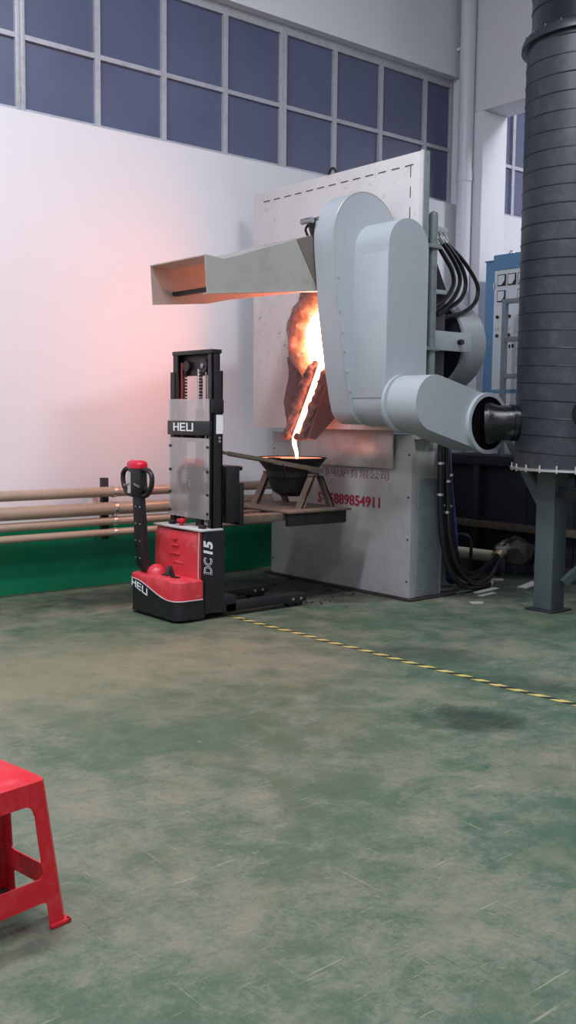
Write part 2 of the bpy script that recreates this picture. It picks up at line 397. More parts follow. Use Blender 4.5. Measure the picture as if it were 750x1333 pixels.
# ------------------------------------------------------------------ setting
WY = 7.8                 # face of the window wall
def setting():
    bm = BM(); box(bm, (-5, -6, -.2), (13, 8.1, 0)); struct('floor', bm, 'floor')
    bm = BM(); box(bm, (-5, -6, 7.2), (13, 8.1, 7.4)); struct('ceiling', bm, 'ceiling')
    bm = BM(); box(bm, (-5, WY, 0), (13, WY+.3, 3.93)); box(bm, (-5, WY, 5.32), (13, WY+.3, 7.2))
    struct('wall_left', bm, 'wall')
    bm = BM(); box(bm, (13, -6, 0), (13.2, 8.1, 7.2)); struct('wall_right', bm, 'wall')
    bm = BM(); box(bm, (-5.2, -6, 0), (-5, 8.1, 7.2)); struct('wall_near', bm, 'wall')
    bm = BM(); box(bm, (-5.2, -6.2, 0), (13.2, -6, 7.2)); struct('wall_behind', bm, 'wall')
    bm = BM(); box(bm, (-5, WY-.008, 0), (9.0, WY, .60)); struct('baseboard_left', bm, 'dado')
    # concrete column and crossbeam, downpipe in the corner
    bm = BM(); box(bm, (9.0, 7.47, 0), (9.42, WY, 4.91), .008); struct('trim_1', bm, 'wall')
    bm = BM(); box(bm, (9.0, -6, 4.91), (9.42, WY, 7.2), .008); struct('trim_2', bm, 'wall')
    # windows: frame with recessed panes
    z0, zb, z1, yf = 3.93, 4.545, 5.32, 7.93
    def window(k, xs, post):
        bm = BM(); box(bm, (xs[0], yf-.03, z0), (xs[-1], yf+.04, z0+.05)); w = struct('window_%d' % k, bm, 'window_frame')
        part('head', 'window_frame', w, box, (xs[0], yf-.03, z1-.09), (xs[-1], yf+.04, z1))
        part('transom', 'window_frame', w, box, (xs[0], yf-.029, zb-.02), (xs[-1], yf+.025, zb+.02))
        part('stile', 'window_frame', w, box, (xs[0], yf-.04, z0), (xs[0]+post/2, yf+.04, z1), .004)
        part('stile', 'window_frame', w, box, (xs[-1]-post/2, yf-.04, z0), (xs[-1], yf+.04, z1), .004)
        for x in xs[1:-1]: part('mullion', 'window_frame', w, box, (x-.026, yf-.035, z0), (x+.026, yf+.03, z1))
        for a, b in zip(xs, xs[1:]):
            for c, d in ((z0, zb), (zb, z1)):
                part('pane', 'pane', w, box, (a+.01, yf-.004, c+.01), (b-.01, yf+.004, d-.01))
    window(1, (.97, 1.66, 2.34, 3.03, 3.715), .09)
    window(2, (3.715, 4.42, 5.09, 5.773, 6.475), .08)
    window(3, (6.475, 7.162, 7.828, 8.517, 8.97), .08)
    window(4, (9.45, 10.1, 10.8, 11.5, 12.2), .08)
    bm = BM(); box(bm, (12.2, WY+.02, 3.93), (13, WY+.3, 5.32)); struct('wall_left_pier', bm, 'wall')
    bm = BM(); box(bm, (8.97, WY, 3.93), (9.45, WY+.3, 5.32)); struct('wall_left_pier', bm, 'wall')
    bm = BM(); box(bm, (-5, WY+.02, 3.93), (.97, WY+.3, 5.32)); struct('wall_left_pier', bm, 'wall')
setting()

t = thing('downpipe', 'white round downpipe running up the corner beside the column', 'pipe', (8.93, 7.66, 0))
part('pipe', 'pipe_white', t, cyl, (8.93, 7.66, 0), (8.93, 7.66, 7.19), .085, n=28)
for z in (4.15, 2.2): part('coupling', 'pipe_white', t, cyl, (8.93, 7.66, z), (8.93, 7.66, z+.12), .092, n=28)
for z in (3.4, 5.6): part('wall_bracket', 'pipe_white', t, box, (8.9, 7.68, z), (8.96, WY-.002, z+.03))

# ------------------------------------------------------------------ wall pipes
names = ['topmost tan pipe of the four along the white wall', 'second tan pipe from the top along the wall',
         'third tan pipe from the top, just above the lowest', 'lowest tan pipe, running over the green dado']
for (z, r), lb in zip(((.850, .043), (.708, .055), (.600, .034), (.503, .031)), names):
    t = thing('wall_pipe', lb, 'pipe', (0, 7.5, z-r), 'tan pipes along the wall')
    part('pipe', 'pipe_tan', t, cyl, (-2, 7.5, z), (8.6, 7.5, z), r, n=24)
    for x in (4.28, 7.0):
        part('clamp', 'zinc', t, cyl, (x+.03, 7.5, z), (x+.065, 7.5, z), r+.006, n=24)
        part('clamp_bolt', 'zinc', t, cyl, (x+.047, 7.5-r-.012, z), (x+.047, 7.5-r+.004, z), .012, n=8)
for x, lb in ((4.28, 'short dark steel post holding the wall pipes, left of the stacker'), (7.0, 'dark steel post holding the wall pipes behind the furnace')):
    t = thing('pipe_bracket', lb, 'bracket', (x, 7.58, .44))
    part('post', 'frame_dark', t, box, (x-.03, 7.56, .44), (x+.03, 7.61, .965), .004)
    for z in (.84, .5): part('wall_arm', 'frame_dark', t, box, (x-.02, 7.61, z-.03), (x+.02, WY-.009, z+.0))

# ------------------------------------------------------------------ furnace base cabinet
def furnace_base():
    t = thing('furnace_base', 'grey steel furnace base cabinet with red phone number under the tilted deck', 'furnace base', (6.3, 6.5, 0))
    part('body', 'cab', t, box, (6.03, 5.65, .012), (6.42, 7.47, 1.36), .006)
    part('base_plate', 'dark_steel', t, box, (5.97, 5.58, 0), (6.55, 7.5, .014), .003)
    part('apron_plate', 'apron', t, box, (5.985, 5.83, 1.08), (6.0, 7.0, 1.40), .002)
    part('apron_bracket', 'dark_steel', t, box, (6.0, 5.9, 1.2), (6.03, 6.9, 1.3))
    for y in (5.68, 7.44):
        for z in (.15, .5, .85, 1.2): part('screw', 'dark_steel', t, cyl, (6.031, y, z), (6.024, y, z), .008, n=8)
    pl = lambda u, v, d: Vector((6.0285 - d, 6.80-u, .752+v))
    text('phone_number', '15889854911', 'red_print', t, .122, lambda u, v, d: pl(u+.10, v-.012, d), width=.695, offset=.0042)
    text('phone_prefix', 'S', 'red_print', t, .122, lambda u, v, d: pl(u, v-.012, d), width=.05, offset=.0042)
    for z in (.01, .055): part('colon_dot', 'red_print', t, box, (6.027, 6.735, .752+z), (6.0285, 6.722, .752+z+.016))
    text('company_lettering', '中频电炉有限公司', 'faint_print', t, .085, lambda u, v, d: Vector((6.0285-d, 6.88-u, .985+v)), width=.97)
    part('side_bracket', 'zinc', t, box, (6.05, 5.58, 1.33), (6.28, 5.66, 1.345), .002)
    part('shaded_side_cover', 'deck_side', t, box, (6.10, 5.636, .02), (6.38, 5.65, 1.0), .003)  # darker colour than the body stands in for shade under the duct
furnace_base()

# ------------------------------------------------------------------ induction furnace, tipped forward
def furnace():
    t = thing('induction_furnace', 'grey tilted induction furnace with square upright deck, hood duct and glowing mouth', 'furnace', (6.0, 6.43, 1.36))
    dk = part('deck', 'deck', t, box, (5.80, 5.41, 1.40), (5.815, 7.48, 3.53), .002)
    for k in range(13):                                  # cut slots near the edge
        y = 7.30 - k*.147
        part('slot', 'slot', dk, box, (5.797, y-.045-.01*random.random(), 3.437), (5.801, y+.04, 3.444))
    for k in range(12):
        z = 3.40 - k*.155
        part('slot', 'slot', dk, box, (5.797, 5.512, z-.05), (5.801, 5.518, z+.035))
    part('deck_rim', 'deck_side', t, box, (5.815, 5.39, 1.40), (5.88, 5.47, 3.535), .003)
    part('deck_rim', 'deck_side', t, box, (5.815, 7.40, 1.40), (5.88, 7.48, 3.53), .003)
    part('deck_rim', 'deck_side', t, box, (5.815, 5.47, 3.45), (5.88, 7.40, 3.53), .003)
    part('deck_rim', 'deck_side', t, box, (5.815, 5.47, 1.40), (5.88, 7.40, 1.48), .003)
    part('edge_strip', 'deck', t, box, (5.796, 5.39, 1.40), (5.815, 5.41, 3.535), .002)
    # lifting ring on the top edge
    bm = BM(); tube(bm, [Vector((5.84, 6.46 + .045*math.cos(a), 3.535 + .055*math.sin(a))) for a in [R_(k*15-10) for k in range(15)]], .011, 8)
    obj('lifting_ring', bm, 'dark_steel', t)
    # furnace body behind the deck
    bm = BM(); lathe(bm, [(.0, 0), (.68, 0), (.70, .02), (.70, .42), (0, .42)], (5.88, 6.55, 2.2), (1, 0, 0), 40); obj('furnace_shell', bm, 'frame_dark', t)
    part('tilt_frame', 'frame_dark', t, box, (5.88, 5.75, 1.42), (6.3, 7.2, 1.7), .01)
    part('tilt_frame', 'frame_dark', t, box, (5.9, 5.62, 1.5), (6.36, 5.72, 2.55), .01)
    bm = BM(); prism(bm, [(5.9, 2.55), (6.36, 2.55), (6.10, 3.0), (5.9, 3.0)], XZ, 5.62, 5.66); obj('gusset_plate', bm, 'frame_dark', t)
    for x in (6.14, 6.2): part('tie_rod', 'steel', t, cyl, (x, 5.60, 2.5), (x, 5.60, 2.86), .012, n=10)
    part('bracket_shelf', 'grey_paint', t, box, (6.10, 5.55, 2.50), (6.33, 5.62, 2.535), .003)
    bm = BM(); lathe(bm, [(0, 0), (.22, 0), (.36, .02), (.36, 0.03)], (6.56, 5.97, 2.13), (1, 0, 0), 48); obj('coil_housing_front', bm, 'frame_dark', t)
    bm = BM(); lathe(bm, [(.355, .0), (.375, .01), (.375, .29), (.34, .30), (0, .30)], (6.57, 5.97, 2.13), (1, 0, 0), 56); obj('coil_housing', bm, 'grey_paint', t)
    br = part('side_bracket', 'grey_paint', t, box, (6.10, 5.52, 2.05), (6.57, 5.535, 2.205), .003)
    part('knob', 'black_plastic', br, cyl, (6.42, 5.52, 2.125), (6.42, 5.48, 2.125), .022, n=12)
    part('bracket_arm', 'grey_paint', t, box, (6.40, 5.535, 2.08), (6.56, 5.75, 2.18), .003)
    # coolant pipe up the right edge of the deck
    bm = BM(); cyl(bm, (6.0, 5.45, 1.72), (6.0, 5.45, 3.08), .036, n=20); lathe(bm, [(.036, 0), (.03, .02), (0, .035)], (6.0, 5.45, 3.08), n=20)
    pp = obj('coolant_pipe', bm, 'deck_side', t)
    for z in (2.03, 2.82): part('pipe_clamp', 'deck_side', pp, box, (5.88, 5.40, z), (6.05, 5.49, z+.03), .004)
    # hydraulic manifold block
    mb = part('hose_manifold', 'grey_paint', t, box, (6.10, 5.60, 3.0), (6.34, 5.75, 3.045), .004)
    for k in range(4): part('hose_fitting', 'zinc', mb, cyl, (6.14+.055*k, 5.62, 3.01), (6.165+.055*k, 5.60, 2.94), .017, n=10)
    tb = BM(); tube(tb, catmull([(6.02, 5.6, 3.02), (6.07, 5.6, 3.16), (6.13, 5.62, 3.10), (6.16, 5.63, 3.04)]), .010, 8); obj('jumper_hose', tb, 'black_rubber', t)
    part('manifold_arm', 'deck_side', t, box, (5.88, 5.63, 2.99), (6.12, 5.70, 3.02))

    # ---- mouth, slag and spout
    bm = BM(); n = 40; c = Vector((5.775, 6.43, 2.165))
    rim = [bm.verts.new(c + Vector((-.012, .275*math.cos(2*math.pi*k/n), .30*math.sin(2*math.pi*k/n)))) for k in range(n)]
    bm.faces.new(rim); obj('melt_surface', bm, 'melt', t)
    rnd = random.Random(5)
    from mathutils import noise as mn
    bm = BM(); rings = []; NR, NA = 16, 96
    for i in range(NR+1):
        f = i/NR; ring = []
        for k in range(NA):
            a = 2*math.pi*k/NA
            edge = .56 + .07*mn.noise(Vector((math.cos(a)*2.2, math.sin(a)*2.2, 3))) + .03*mn.noise(Vector((math.cos(a)*7, math.sin(a)*7, 1)))
            r = .25 + .02*mn.noise(Vector((math.cos(a)*5, math.sin(a)*5, 8)))*(1-f) + (edge-.25)*f*(1 - .24*max(0, math.cos(a-R_(-52)))**2)
            y = r*math.cos(a); z = r*math.sin(a)*1.02
            bump = mn.noise(Vector((y*9, z*9, 0)))*.05 + mn.noise(Vector((y*24, z*24, 4)))*.028
            h = (.085*math.sin(math.pi*f)**.9 + bump*min(1, 4*f))*(1-f**3) + .02*(1-f) + .004
            ring.append(bm.verts.new(c + Vector((.02-h, y, z))))
        rings.append(ring)
    for p, q in zip(rings, rings[1:]):
        for k in range(NA): bm.faces.new((p[k], p[(k+1) % NA], q[(k+1) % NA], q[k]))
    obj('slag_collar', bm, 'slag', t, ang=70)
    # hardened drip crust down the deck
    bm = BM(); NU, NV = 26, 40; g = []
    for i in range(NU+1):
        row = []
        for j in range(NV+1):
            u = i/NU; v = j/NV
            z = 2.03 - v*.60
            y = 6.99 - .03*math.sin(v*7) - (6.99-6.52)*u
            e = min(1, 4*u, 4*(1-v)+.12, 3*v+.1)
            h = e*(.03 + .035*abs(mn.noise(Vector((y*16, z*3, 2)))) + .03*mn.noise(Vector((y*20, z*14, 5))))
            row.append(bm.verts.new((5.80-max(.001, h), y+.012*mn.noise(Vector((z*15, 0, 0))), z)))
        g.append(row)
    for i in range(NU):
        for j in range(NV): bm.faces.new((g[i][j], g[i+1][j], g[i+1][j+1], g[i][j+1]))
    obj('slag_crust', bm, 'crust', t, ang=70)
    # spout block with side lips
    bm = BM()
    prism(bm, [(5.80, 1.95), (5.715, 1.925), (5.47, 1.33), (5.54, 1.312), (5.80, 1.53)], XZ, 6.29, 6.545)
    sp = obj('pouring_spout', bm, 'refractory', t)
    for yy, rad in ((6.345, .030), (6.545, .040)):
        bm = BM(); pth = catmull([(5.76, yy, 1.95), (5.70, yy, 1.88), (5.58, yy, 1.63), (5.465, yy, 1.365), (5.455, yy, 1.33)], 12)
        tube(bm, pth, [rad*(1.25-.5*i/len(pth)) for i in range(len(pth))], 18)
        for v in bm.verts: v.co += Vector((mn.noise(v.co*16), mn.noise(v.co*16+Vector((9, 0, 0))), mn.noise(v.co*16+Vector((0, 9, 0)))))*.030 + Vector((mn.noise(v.co*45), mn.noise(v.co*45+Vector((9, 0, 0))), 0))*.012
        obj('spout_lip', bm, 'crust', sp, ang=70)
    bm = BM()
    for k in range(12):
        p = Vector((5.43+.05*rnd.random(), 6.36+.24*rnd.random(), 1.325+.02*rnd.random()))
        bmesh.ops.create_icosphere(bm, subdivisions=1, radius=.012+.016*rnd.random(), matrix=Matrix.Translation(p))
    o = obj('spout_drips', bm, 'crust', sp); o['kind'] = 'stuff'

    # ---- swinging extraction duct
    prof = arc(5.475, 2.875, .335, 0, 180, 20) + [(5.148, 2.75), (5.165, 2.60), (5.195, 2.30), (5.255, 1.95), (5.325, 1.62)] \
        + arc(5.50, 1.61, .165, 185, 270, 6) + [(5.79, 1.45)]
    bm = BM(); prism(bm, prof, XZ, 5.66, 5.885); dh = obj('duct_housing', bm, 'grey_paint', t, ang=25)
    # flange bead along the front outline
    ed = [Vector((x, 5.664, z)) for x, z in prof[:27]]
    bm = BM(); tube(bm, ed, .006, 6); obj('seam_bead', bm, 'hood_steel', dh)
    for z, x in ((2.55, 5.17), (2.3, 5.195), (2.15, 5.22), (2.0, 5.245), (1.85, 5.275), (1.7, 5.31)):
        part('rivet', 'zinc', dh, cyl, (x+.02, 5.662, z), (x+.02, 5.654, z), .009, n=8)
    prof2 = arc(5.575, 2.765, .215, 0, 180, 18) + arc(5.575, 1.645, .215, 180, 360, 18)
    bm = BM(); prism(bm, prof2, XZ, 5.30, 5.668); fb = obj('fan_box', bm, 'grey_paint', t, ang=25)
    part('front_plate', 'grey_paint', fb, box, (5.352, 5.302, 1.65), (5.364, 5.664, 2.72), .002)
    # rotary joint, elbow, end flange
    part('rotary_joint', 'grey_paint', t, cyl, (5.535, 5.305, 1.607), (5.535, 5.275, 1.607), .222, n=44)
    pts = sorted(arc(5.55, 1.612, .207, 0, 360, 40)[:-1] + arc(6.13, 1.467, .215, 0, 360, 40)[:-1])
    def chain(ps):
        o = []
        for p in ps:
            while len(o) > 1 and (o[-1][0]-o[-2][0])*(p[1]-o[-2][1]) - (o[-1][1]-o[-2][1])*(p[0]-o[-2][0]) <= 0: o.pop()
            o.append(p)
        return o[:-1]
    hull = chain(pts) + chain(pts[::-1])
    bm = BM(); prism(bm, hull, XZ, 4.98, 5.28); el = obj('duct_elbow', bm, 'grey_paint', t, ang=25)
    C = (6.13, 4.98, 1.467)
    bm = BM(); lathe(bm, [(.235, .0), (.235, .03), (.205, .03), (.205, .002), (.235, 0)], C, (0, -1, 0), 48); obj('elbow_flange', bm, 'grey_paint', el)
    bm = BM(); lathe(bm, [(.204, .026), (.19, .004), (0, .004)], C, (0, -1, 0), 40); obj('elbow_lining', bm, 'duct_black', el)

    # ---- fume hood arm
    Yn, Yf = 5.90, 6.62
    side = [(4.14, 2.63), (4.31, 2.616), (5.16, 2.89), (5.42, 2.93), (5.42, 2.52), (5.28, 2.473), (4.16, 2.36)]
    hd = BM(); prism(hd, side, XZ, Yn, Yn+.008); hd = obj('fume_hood', hd, 'hood_steel', t)
    far = [(4.14, 2.63), (4.31, 2.616), (5.16, 2.89), (5.79, 2.95), (5.79, 2.58), (4.88, 2.433), (4.67, 2.385), (4.16, 2.335)]
    bm = BM(); prism(bm, far, XZ, Yf-.008, Yf); obj('far_side_sheet', bm, 'hood_steel', hd)
    bm = BM()
    for (xa, za), (xb, zb) in zip(side[:3], side[1:4]):
        prism(bm, [(xa, za), (xb, zb), (xb, zb-.008), (xa, za-.008)], XZ, Yn+.008, Yf-.008)
    obj('top_sheet', bm, 'hood_steel', hd)
    part('cross_bar', 'dark_steel', hd, beam, (4.36, Yn+.01, 2.43), (4.36, Yf-.01, 2.43), .05, .03)
    bm = BM()
    for (xa, za), (xb, zb) in zip(side[4:], side[5:]):
        prism(bm, [(xa, za), (xb, zb), (xb, zb+.006), (xa, za+.006)], XZ, Yn-.012, Yn+.06)
    obj('bottom_flange', bm, 'hood_steel', hd)
    bm = BM(); prism(bm, [(5.16, 2.88), (5.42, 2.93), (5.42, 2.5), (5.28, 2.475)], XZ, 5.8, 5.81); bm.free(); bm = BM(); prism(bm, [(4.98, 2.832), (5.16, 2.889), (5.30, 2.905), (5.30, 2.482), (5.20, 2.475)], XZ, 5.893, 5.9); obj('tinted_shaded_gusset', bm, 'tinted', hd)  # flat patch, facet shade put into its darker steel colour
    part('hood_pivot', 'pipe_white', t, cyl, (5.30, 5.88, 2.70), (5.30, 6.0, 2.70), .10, n=28)
    bm = BM(); prism(bm, [(5.08, 3.0), (5.2, 3.02), (5.22, 2.80), (5.16, 2.80)], XZ, 5.89, 5.91); hb = obj('strut_bracket', bm, 'dark_steel', t)
    for x, z in ((5.10, 2.985), (5.18, 3.0)): part('strut_pin', 'steel', hb, cyl, (x, 5.86, z), (x, 5.98, z), .022, n=14)
    part('hood_cable', 'black_rubber', t, tube, catmull([(5.18, 5.95, 3.0), (5.12, 5.96, 2.93), (5.17, 5.96, 2.86), (5.22, 5.95, 2.83)]), .01, 8)
furnace()

bm = BM()
P = catmull([(5.735, 6.41, 1.985), (5.685, 6.415, 1.88), (5.60, 6.43, 1.67), (5.50, 6.45, 1.43), (5.455, 6.455, 1.335), (5.455, 6.46, 1.27), (5.475, 6.455, 1.20), (5.48, 6.455, 1.10)], 6)
nP = len(P); tube(bm, P, [.033-.020*min(1, i/nP*1.15) for i in range(nP)], 12)
tag(base(obj('molten_stream', bm, 'stream')), 'white-hot stream of molten metal pouring from the spout into the ladle', 'molten metal')

# ------------------------------------------------------------------ upper hydraulic hoses
from_px = [
 ('outermost of the black hydraulic hoses arcing right of the deck', [(6.34, 5.66, 2.96), (6.56, 5.66, 2.85), (6.74, 5.66, 2.71), (6.81, 5.66, 2.60), (6.77, 5.66, 2.48), (6.62, 5.66, 2.39), (6.42, 5.67, 2.34), (6.30, 5.68, 2.30)]),
 ('second black hydraulic hose from the outside, right of the deck', [(6.285, 5.62, 2.96), (6.44, 5.61, 2.84), (6.55, 5.61, 2.73), (6.59, 5.61, 2.61), (6.53, 5.61, 2.49), (6.38, 5.62, 2.40), (6.24, 5.64, 2.32)]),
 ('third black hydraulic hose from the outside, right of the deck', [(6.22, 5.59, 2.95), (6.34, 5.57, 2.83), (6.44, 5.57, 2.72), (6.47, 5.57, 2.62), (6.41, 5.57, 2.50), (6.30, 5.575, 2.40), (6.20, 5.58, 2.34)]),
 ('innermost black hydraulic hose, tightest bend right of the deck', [(6.15, 5.575, 2.93), (6.25, 5.55, 2.80), (6.33, 5.54, 2.70), (6.36, 5.54, 2.60), (6.30, 5.54, 2.50), (6.20, 5.55, 2.42), (6.13, 5.58, 2.38)])]
for lb, pts in from_px:
    t = thing('hydraulic_hose', lb, 'hose', pts[-1], 'hydraulic hoses beside the deck')
    part('hose', 'black_rubber', t, tube, catmull(pts, 7), .0185, 10)
    a, b = Vector(pts[0]), Vector(pts[1])
    part('ferrule', 'zinc', t, cyl, a+(a-b).normalized()*.01, a+(b-a).normalized()*.055, .022, n=12)

# ------------------------------------------------------------------ ladle, platform
def ladle():
    t = thing('ladle_platform', 'brown steel platform with two A-shaped stands, carried on the stacker forks', 'platform', (5.4, 6.5, .735))
    part('plate', 'rusty', t, box, (5.06, 6.05, .735), (5.74, 6.95, .752), .003)
    sk = part('channel_skirt', 'dark_steel', t, box, (5.08, 6.07, .632), (5.70, 6.12, .735), .004)
    part('channel_skirt', 'dark_steel', t, box, (5.08, 6.80, .632), (5.70, 6.85, .735), .004)
    cx = 5.50
    for y in (6.24, 6.83):
        bm = BM(); box(bm, (cx-.06, y-.035, 1.012), (cx+.06, y+.035, 1.03), .003); st = obj('trunnion_stand', bm, 'rusty', t)
        for s in (-1, 1):
            bm = BM(); y0, y1 = y-.04, y+.04
            prism(bm, [(cx+s*.045, 1.025), (cx+s*.02, 1.025), (cx+s*.145, .752), (cx+s*.185, .752)], XZ, y0, y0+.012)
            prism(bm, [(cx+s*.045, 1.025), (cx+s*.033, 1.025), (cx+s*.170, .752), (cx+s*.185, .752)], XZ, y0, y1)
            obj('leg', bm, 'rusty', st)
    t = thing('ladle', 'dark steel pouring ladle with glowing rim on the brown platform', 'ladle', (cx, 6.53, .835))
    bm = BM(); lathe(bm, [(0, .825), (.09, .833), (.155, .87), (.188, .94), (.20, 1.03), (.305, 1.158), (.293, 1.16), (.185, 1.04), (.17, .95), (0, .87)], (cx-.02, 6.53, 0), n=48)
    bm2 = bm; obj('bowl', bm2, 'soot', t)
    bm = BM(); lathe(bm, [(0, 1.151), (.284, 1.151)], (cx-.02, 6.53, 0), n=40); obj('ladle_melt', bm, 'ladle_melt', t)
    bm = BM(); lathe(bm, [(.195, 1.0), (.212, 1.0), (.212, 1.055), (.195, 1.055)], (cx-.02, 6.53, 0), n=40); obj('band', bm, 'soot', t)
    for y0, y1 in ((6.36, 6.17), (6.70, 6.89)): part('trunnion', 'steel', t, cyl, (cx, y0, 1.052), (cx, y1, 1.052), .021, n=16)
    part('trunnion_nut', 'zinc', t, cyl, (cx, 6.175, 1.052), (cx, 6.15, 1.052), .034, n=6)
    lv = part('tilt_lever', 'rusty', t, beam, (cx+.01, 6.145, 1.062), (4.52, 6.13, 1.218), .012, .035)
    part('lever_grip', 'rusty', lv, beam, (4.95, 6.12, 1.154), (4.45, 6.115, 1.228), .022, .024)
    part('lever_strut', 'dark_steel', t, beam, (5.06, 6.14, 1.13), (5.14, 6.20, 1.03), .02, .03)
    part('lever_strut', 'dark_steel', t, beam, (5.14, 6.20, 1.03), (5.33, 6.44, 1.03), .03, .03)
    part('rim_lug', 'dark_steel', t, box, (5.20, 6.40, 1.145), (5.26, 6.50, 1.165), .003)
ladle()

# ------------------------------------------------------------------ pallet stacker
HELI = {'H': [(0, 0, .16, 1), (.56, 0, .72, 1), (.16, .42, .56, .58)], 'E': [(0, 0, .16, 1), (.16, 0, .66, .15), (.16, .42, .62, .57), (.16, .85, .66, 1)],
        'L': [(0, 0, .16, 1), (.16, 0, .66, .15)], 'I': [(.0, 0, .16, 1)]}
def heli(parent, w, h, place):
    bm = BM(); x = 0.0; tot = .72+.14+.66+.14+.66+.06+.16
    for ch, gap in (('H', .14), ('E', .14), ('L', .02), ('I', 0)):
        adv = max(r[2] for r in HELI[ch])
        for a, b, c, d in HELI[ch]:
            pts = [place((x+u)/tot*w, v*h, 0) for u, v in ((a, b), (c, b), (c, d), (a, d))]
            up = [place((x+u)/tot*w, v*h, .0015) for u, v in ((a, b), (c, b), (c, d), (a, d))]
            A = [bm.verts.new(p) for p in pts]; B = [bm.verts.new(p) for p in up]
            bm.faces.new(B)
            for k in range(4): bm.faces.new((A[k], A[(k+1) % 4], B[(k+1) % 4], B[k]))
        x += adv + gap
    return obj('lettering', bm, 'white_print', parent, smooth=False)

def stacker():
    t = thing('pallet_stacker', 'red and black walk-behind electric pallet stacker in front of the furnace', 'pallet stacker', (4.2, 6.29, 0))
    Y0, Y1, X0, XT = 5.97, 6.625, 3.95, 4.165
    rc = .07
    def outline(off, x1):
        pts = [(x1, Y0-off)] + [(X0+rc + (rc+off)*math.cos(R_(a)), Y0+rc + (rc+off)*math.sin(R_(a))) for a in range(270, 179, -15)]
        pts += [(X0+rc + (rc+off)*math.cos(R_(a)), Y1-rc + (rc+off)*math.sin(R_(a))) for a in range(180, 89, -15)] + [(x1, Y1+off)]
        return pts
    bm = BM(); prism(bm, outline(0, 4.20), XY, .03, .292); bd = obj('chassis', bm, 'black_paint', t, ang=40)
    bm = BM(); prism(bm, outline(.004, 4.19), XY, .022, .034); obj('bump_strip', bm, 'black_plastic', bd)
    # red cover over the step: a skirt whose lower edge sweeps down towards the near side
    ol = outline(.004, 4.175); s = [0.0]
    dense = []
    for a, b in zip(ol, ol[1:]):
        m = max(1, int(math.dist(a, b)/.025))
        for k in range(m): dense.append((a[0]+(b[0]-a[0])*k/m, a[1]+(b[1]-a[1])*k/m))
    dense.append(ol[-1])
    def low(x, y):
        if x > X0+.04 and y < 6.2: return .162
        if y > 6.55: return .268
        f = min(1, max(0, (6.55-y)/(6.55-6.06))); f = f*f*(3-2*f)
        return .268 + (.162-.268)*f
    bm = BM(); top = [bm.verts.new((x, y, .296)) for x, y in dense]; bot = [bm.verts.new((x, y, low(x, y))) for x, y in dense]
    inn = [bm.verts.new((x + (4.1-x)*.06, y + (6.29-y)*.05, .308)) for x, y in dense]
    for k in range(len(dense)-1):
        bm.faces.new((bot[k], bot[k+1], top[k+1], top[k])); bm.faces.new((top[k], top[k+1], inn[k+1], inn[k]))
    bm.faces.new(inn)
    cov = obj('step_cover', bm, 'red_hood', t, ang=40)
    bm = BM(); tube(bm, [(x + (-.002 if x < X0+.02 else 0), y-.002 if y < 6 else y, low(x, y)) for x, y in dense], .0045, 6); obj('trim_strip', bm, 'trim_strip', cov)
    # tall housing
    bm = BM(); prism(bm, [(XT+.028, .05), (4.375, .05), (4.375, .655), (XT+.045, .655), (XT+.028, .60)], XZ, Y0, Y1); hs = obj('motor_housing', bm, 'black_paint', t)
    bm = BM()
    NY, NZ = 10, 8; g = []
    for i in range(NY+1):
        row = []
        for j in range(NZ+1):
            v = j/NZ; y = Y0+.04 + (Y1-.025-Y0-.04)*i/NY; z = .30 + (.652-.30)*v
            z -= .018*math.sin(math.pi*i/NY)*v - .004
            x = XT - .018*math.sin(math.pi*i/NY)*(1-.3*v) + .012*v + (.02 if j == NZ else 0)
            row.append(bm.verts.new((x, y, z)))
        g.append(row)
    for i in range(NY):
        for j in range(NZ): bm.faces.new((g[i][j], g[i+1][j], g[i+1][j+1], g[i][j+1]))
    r = bmesh.ops.extrude_face_region(bm, geom=bm.faces[:])
    for v in [e for e in r['geom'] if isinstance(e, bmesh.types.BMVert)]: v.co.x += .03
    hd = obj('hood', bm, 'red_hood', t, ang=50)
    for z, w, y in ((.575, .05, 6.30), (.525, .10, 6.30), (.463, .14, 6.30), (.40, .13, 6.25)):
        part('louvre', 'red_hood', hd, box, (XT-.022, y-w/2, z), (XT-.004, y+w/2, z+.012), .004)
    bm = BM(); tube(bm, catmull([(XT+.006, Y0+.035, .655), (XT+.0, Y0+.035, .5), (XT-.002, Y0+.035, .35), (XT, Y0+.034, .30)]), .0045, 6); obj('trim_strip', bm, 'trim_strip', hd)
    bm = BM(); box(bm, (XT-.005, Y0+.005, .655), (4.37, Y1-.005, .672), .008); obj('housing_lid', bm, 'grey_label', hs)
    part('emergency_stop', 'red_button', hs, lambda b: lathe(b, [(.014, .672), (.014, .70), (.036, .702), (.034, .722), (0, .728)], (4.225, 6.32, 0), n=20))
    for y in (6.05, 6.45): part('lid_lug', 'black_plastic', hs, box, (4.21, y-.03, .672), (4.25, y+.03, .70), .006)
    # step fittings
    bm = BM(); bmesh.ops.create_uvsphere(bm, u_segments=20, v_segments=12, radius=.075, matrix=Matrix.Translation((4.08, 6.44, .305)) @ Matrix.Diagonal((1, 1, .95, 1))); obj('tiller_boss', bm, 'red_hood', t)
    for y, a in ((6.30, .03), (6.17, -.05)):
        part('latch', 'black_plastic', t, beam, (4.07+a*.3, y, .308), (4.10+a, y+.03, .365), .03, .018)
        part('latch', 'black_plastic', t, box, (4.05, y-.04, .304), (4.09, y+.03, .316), .004)
    part('screw', 'zinc', cov, cyl, (4.13, Y0-.005, .19), (4.13, Y0-.009, .19), .008, n=10)
    # lettering
    heli(bd, .225, .055, lambda u, v, d: Vector((X0-.0008-d, 6.585-u-.05*v, .178+v-.06*(u/.225) + .035)))
    pl = lambda u, v, d: Vector((4.20 - v*.95+.025, Y0-.0012+d*0 - (d+.0008), .335+u))
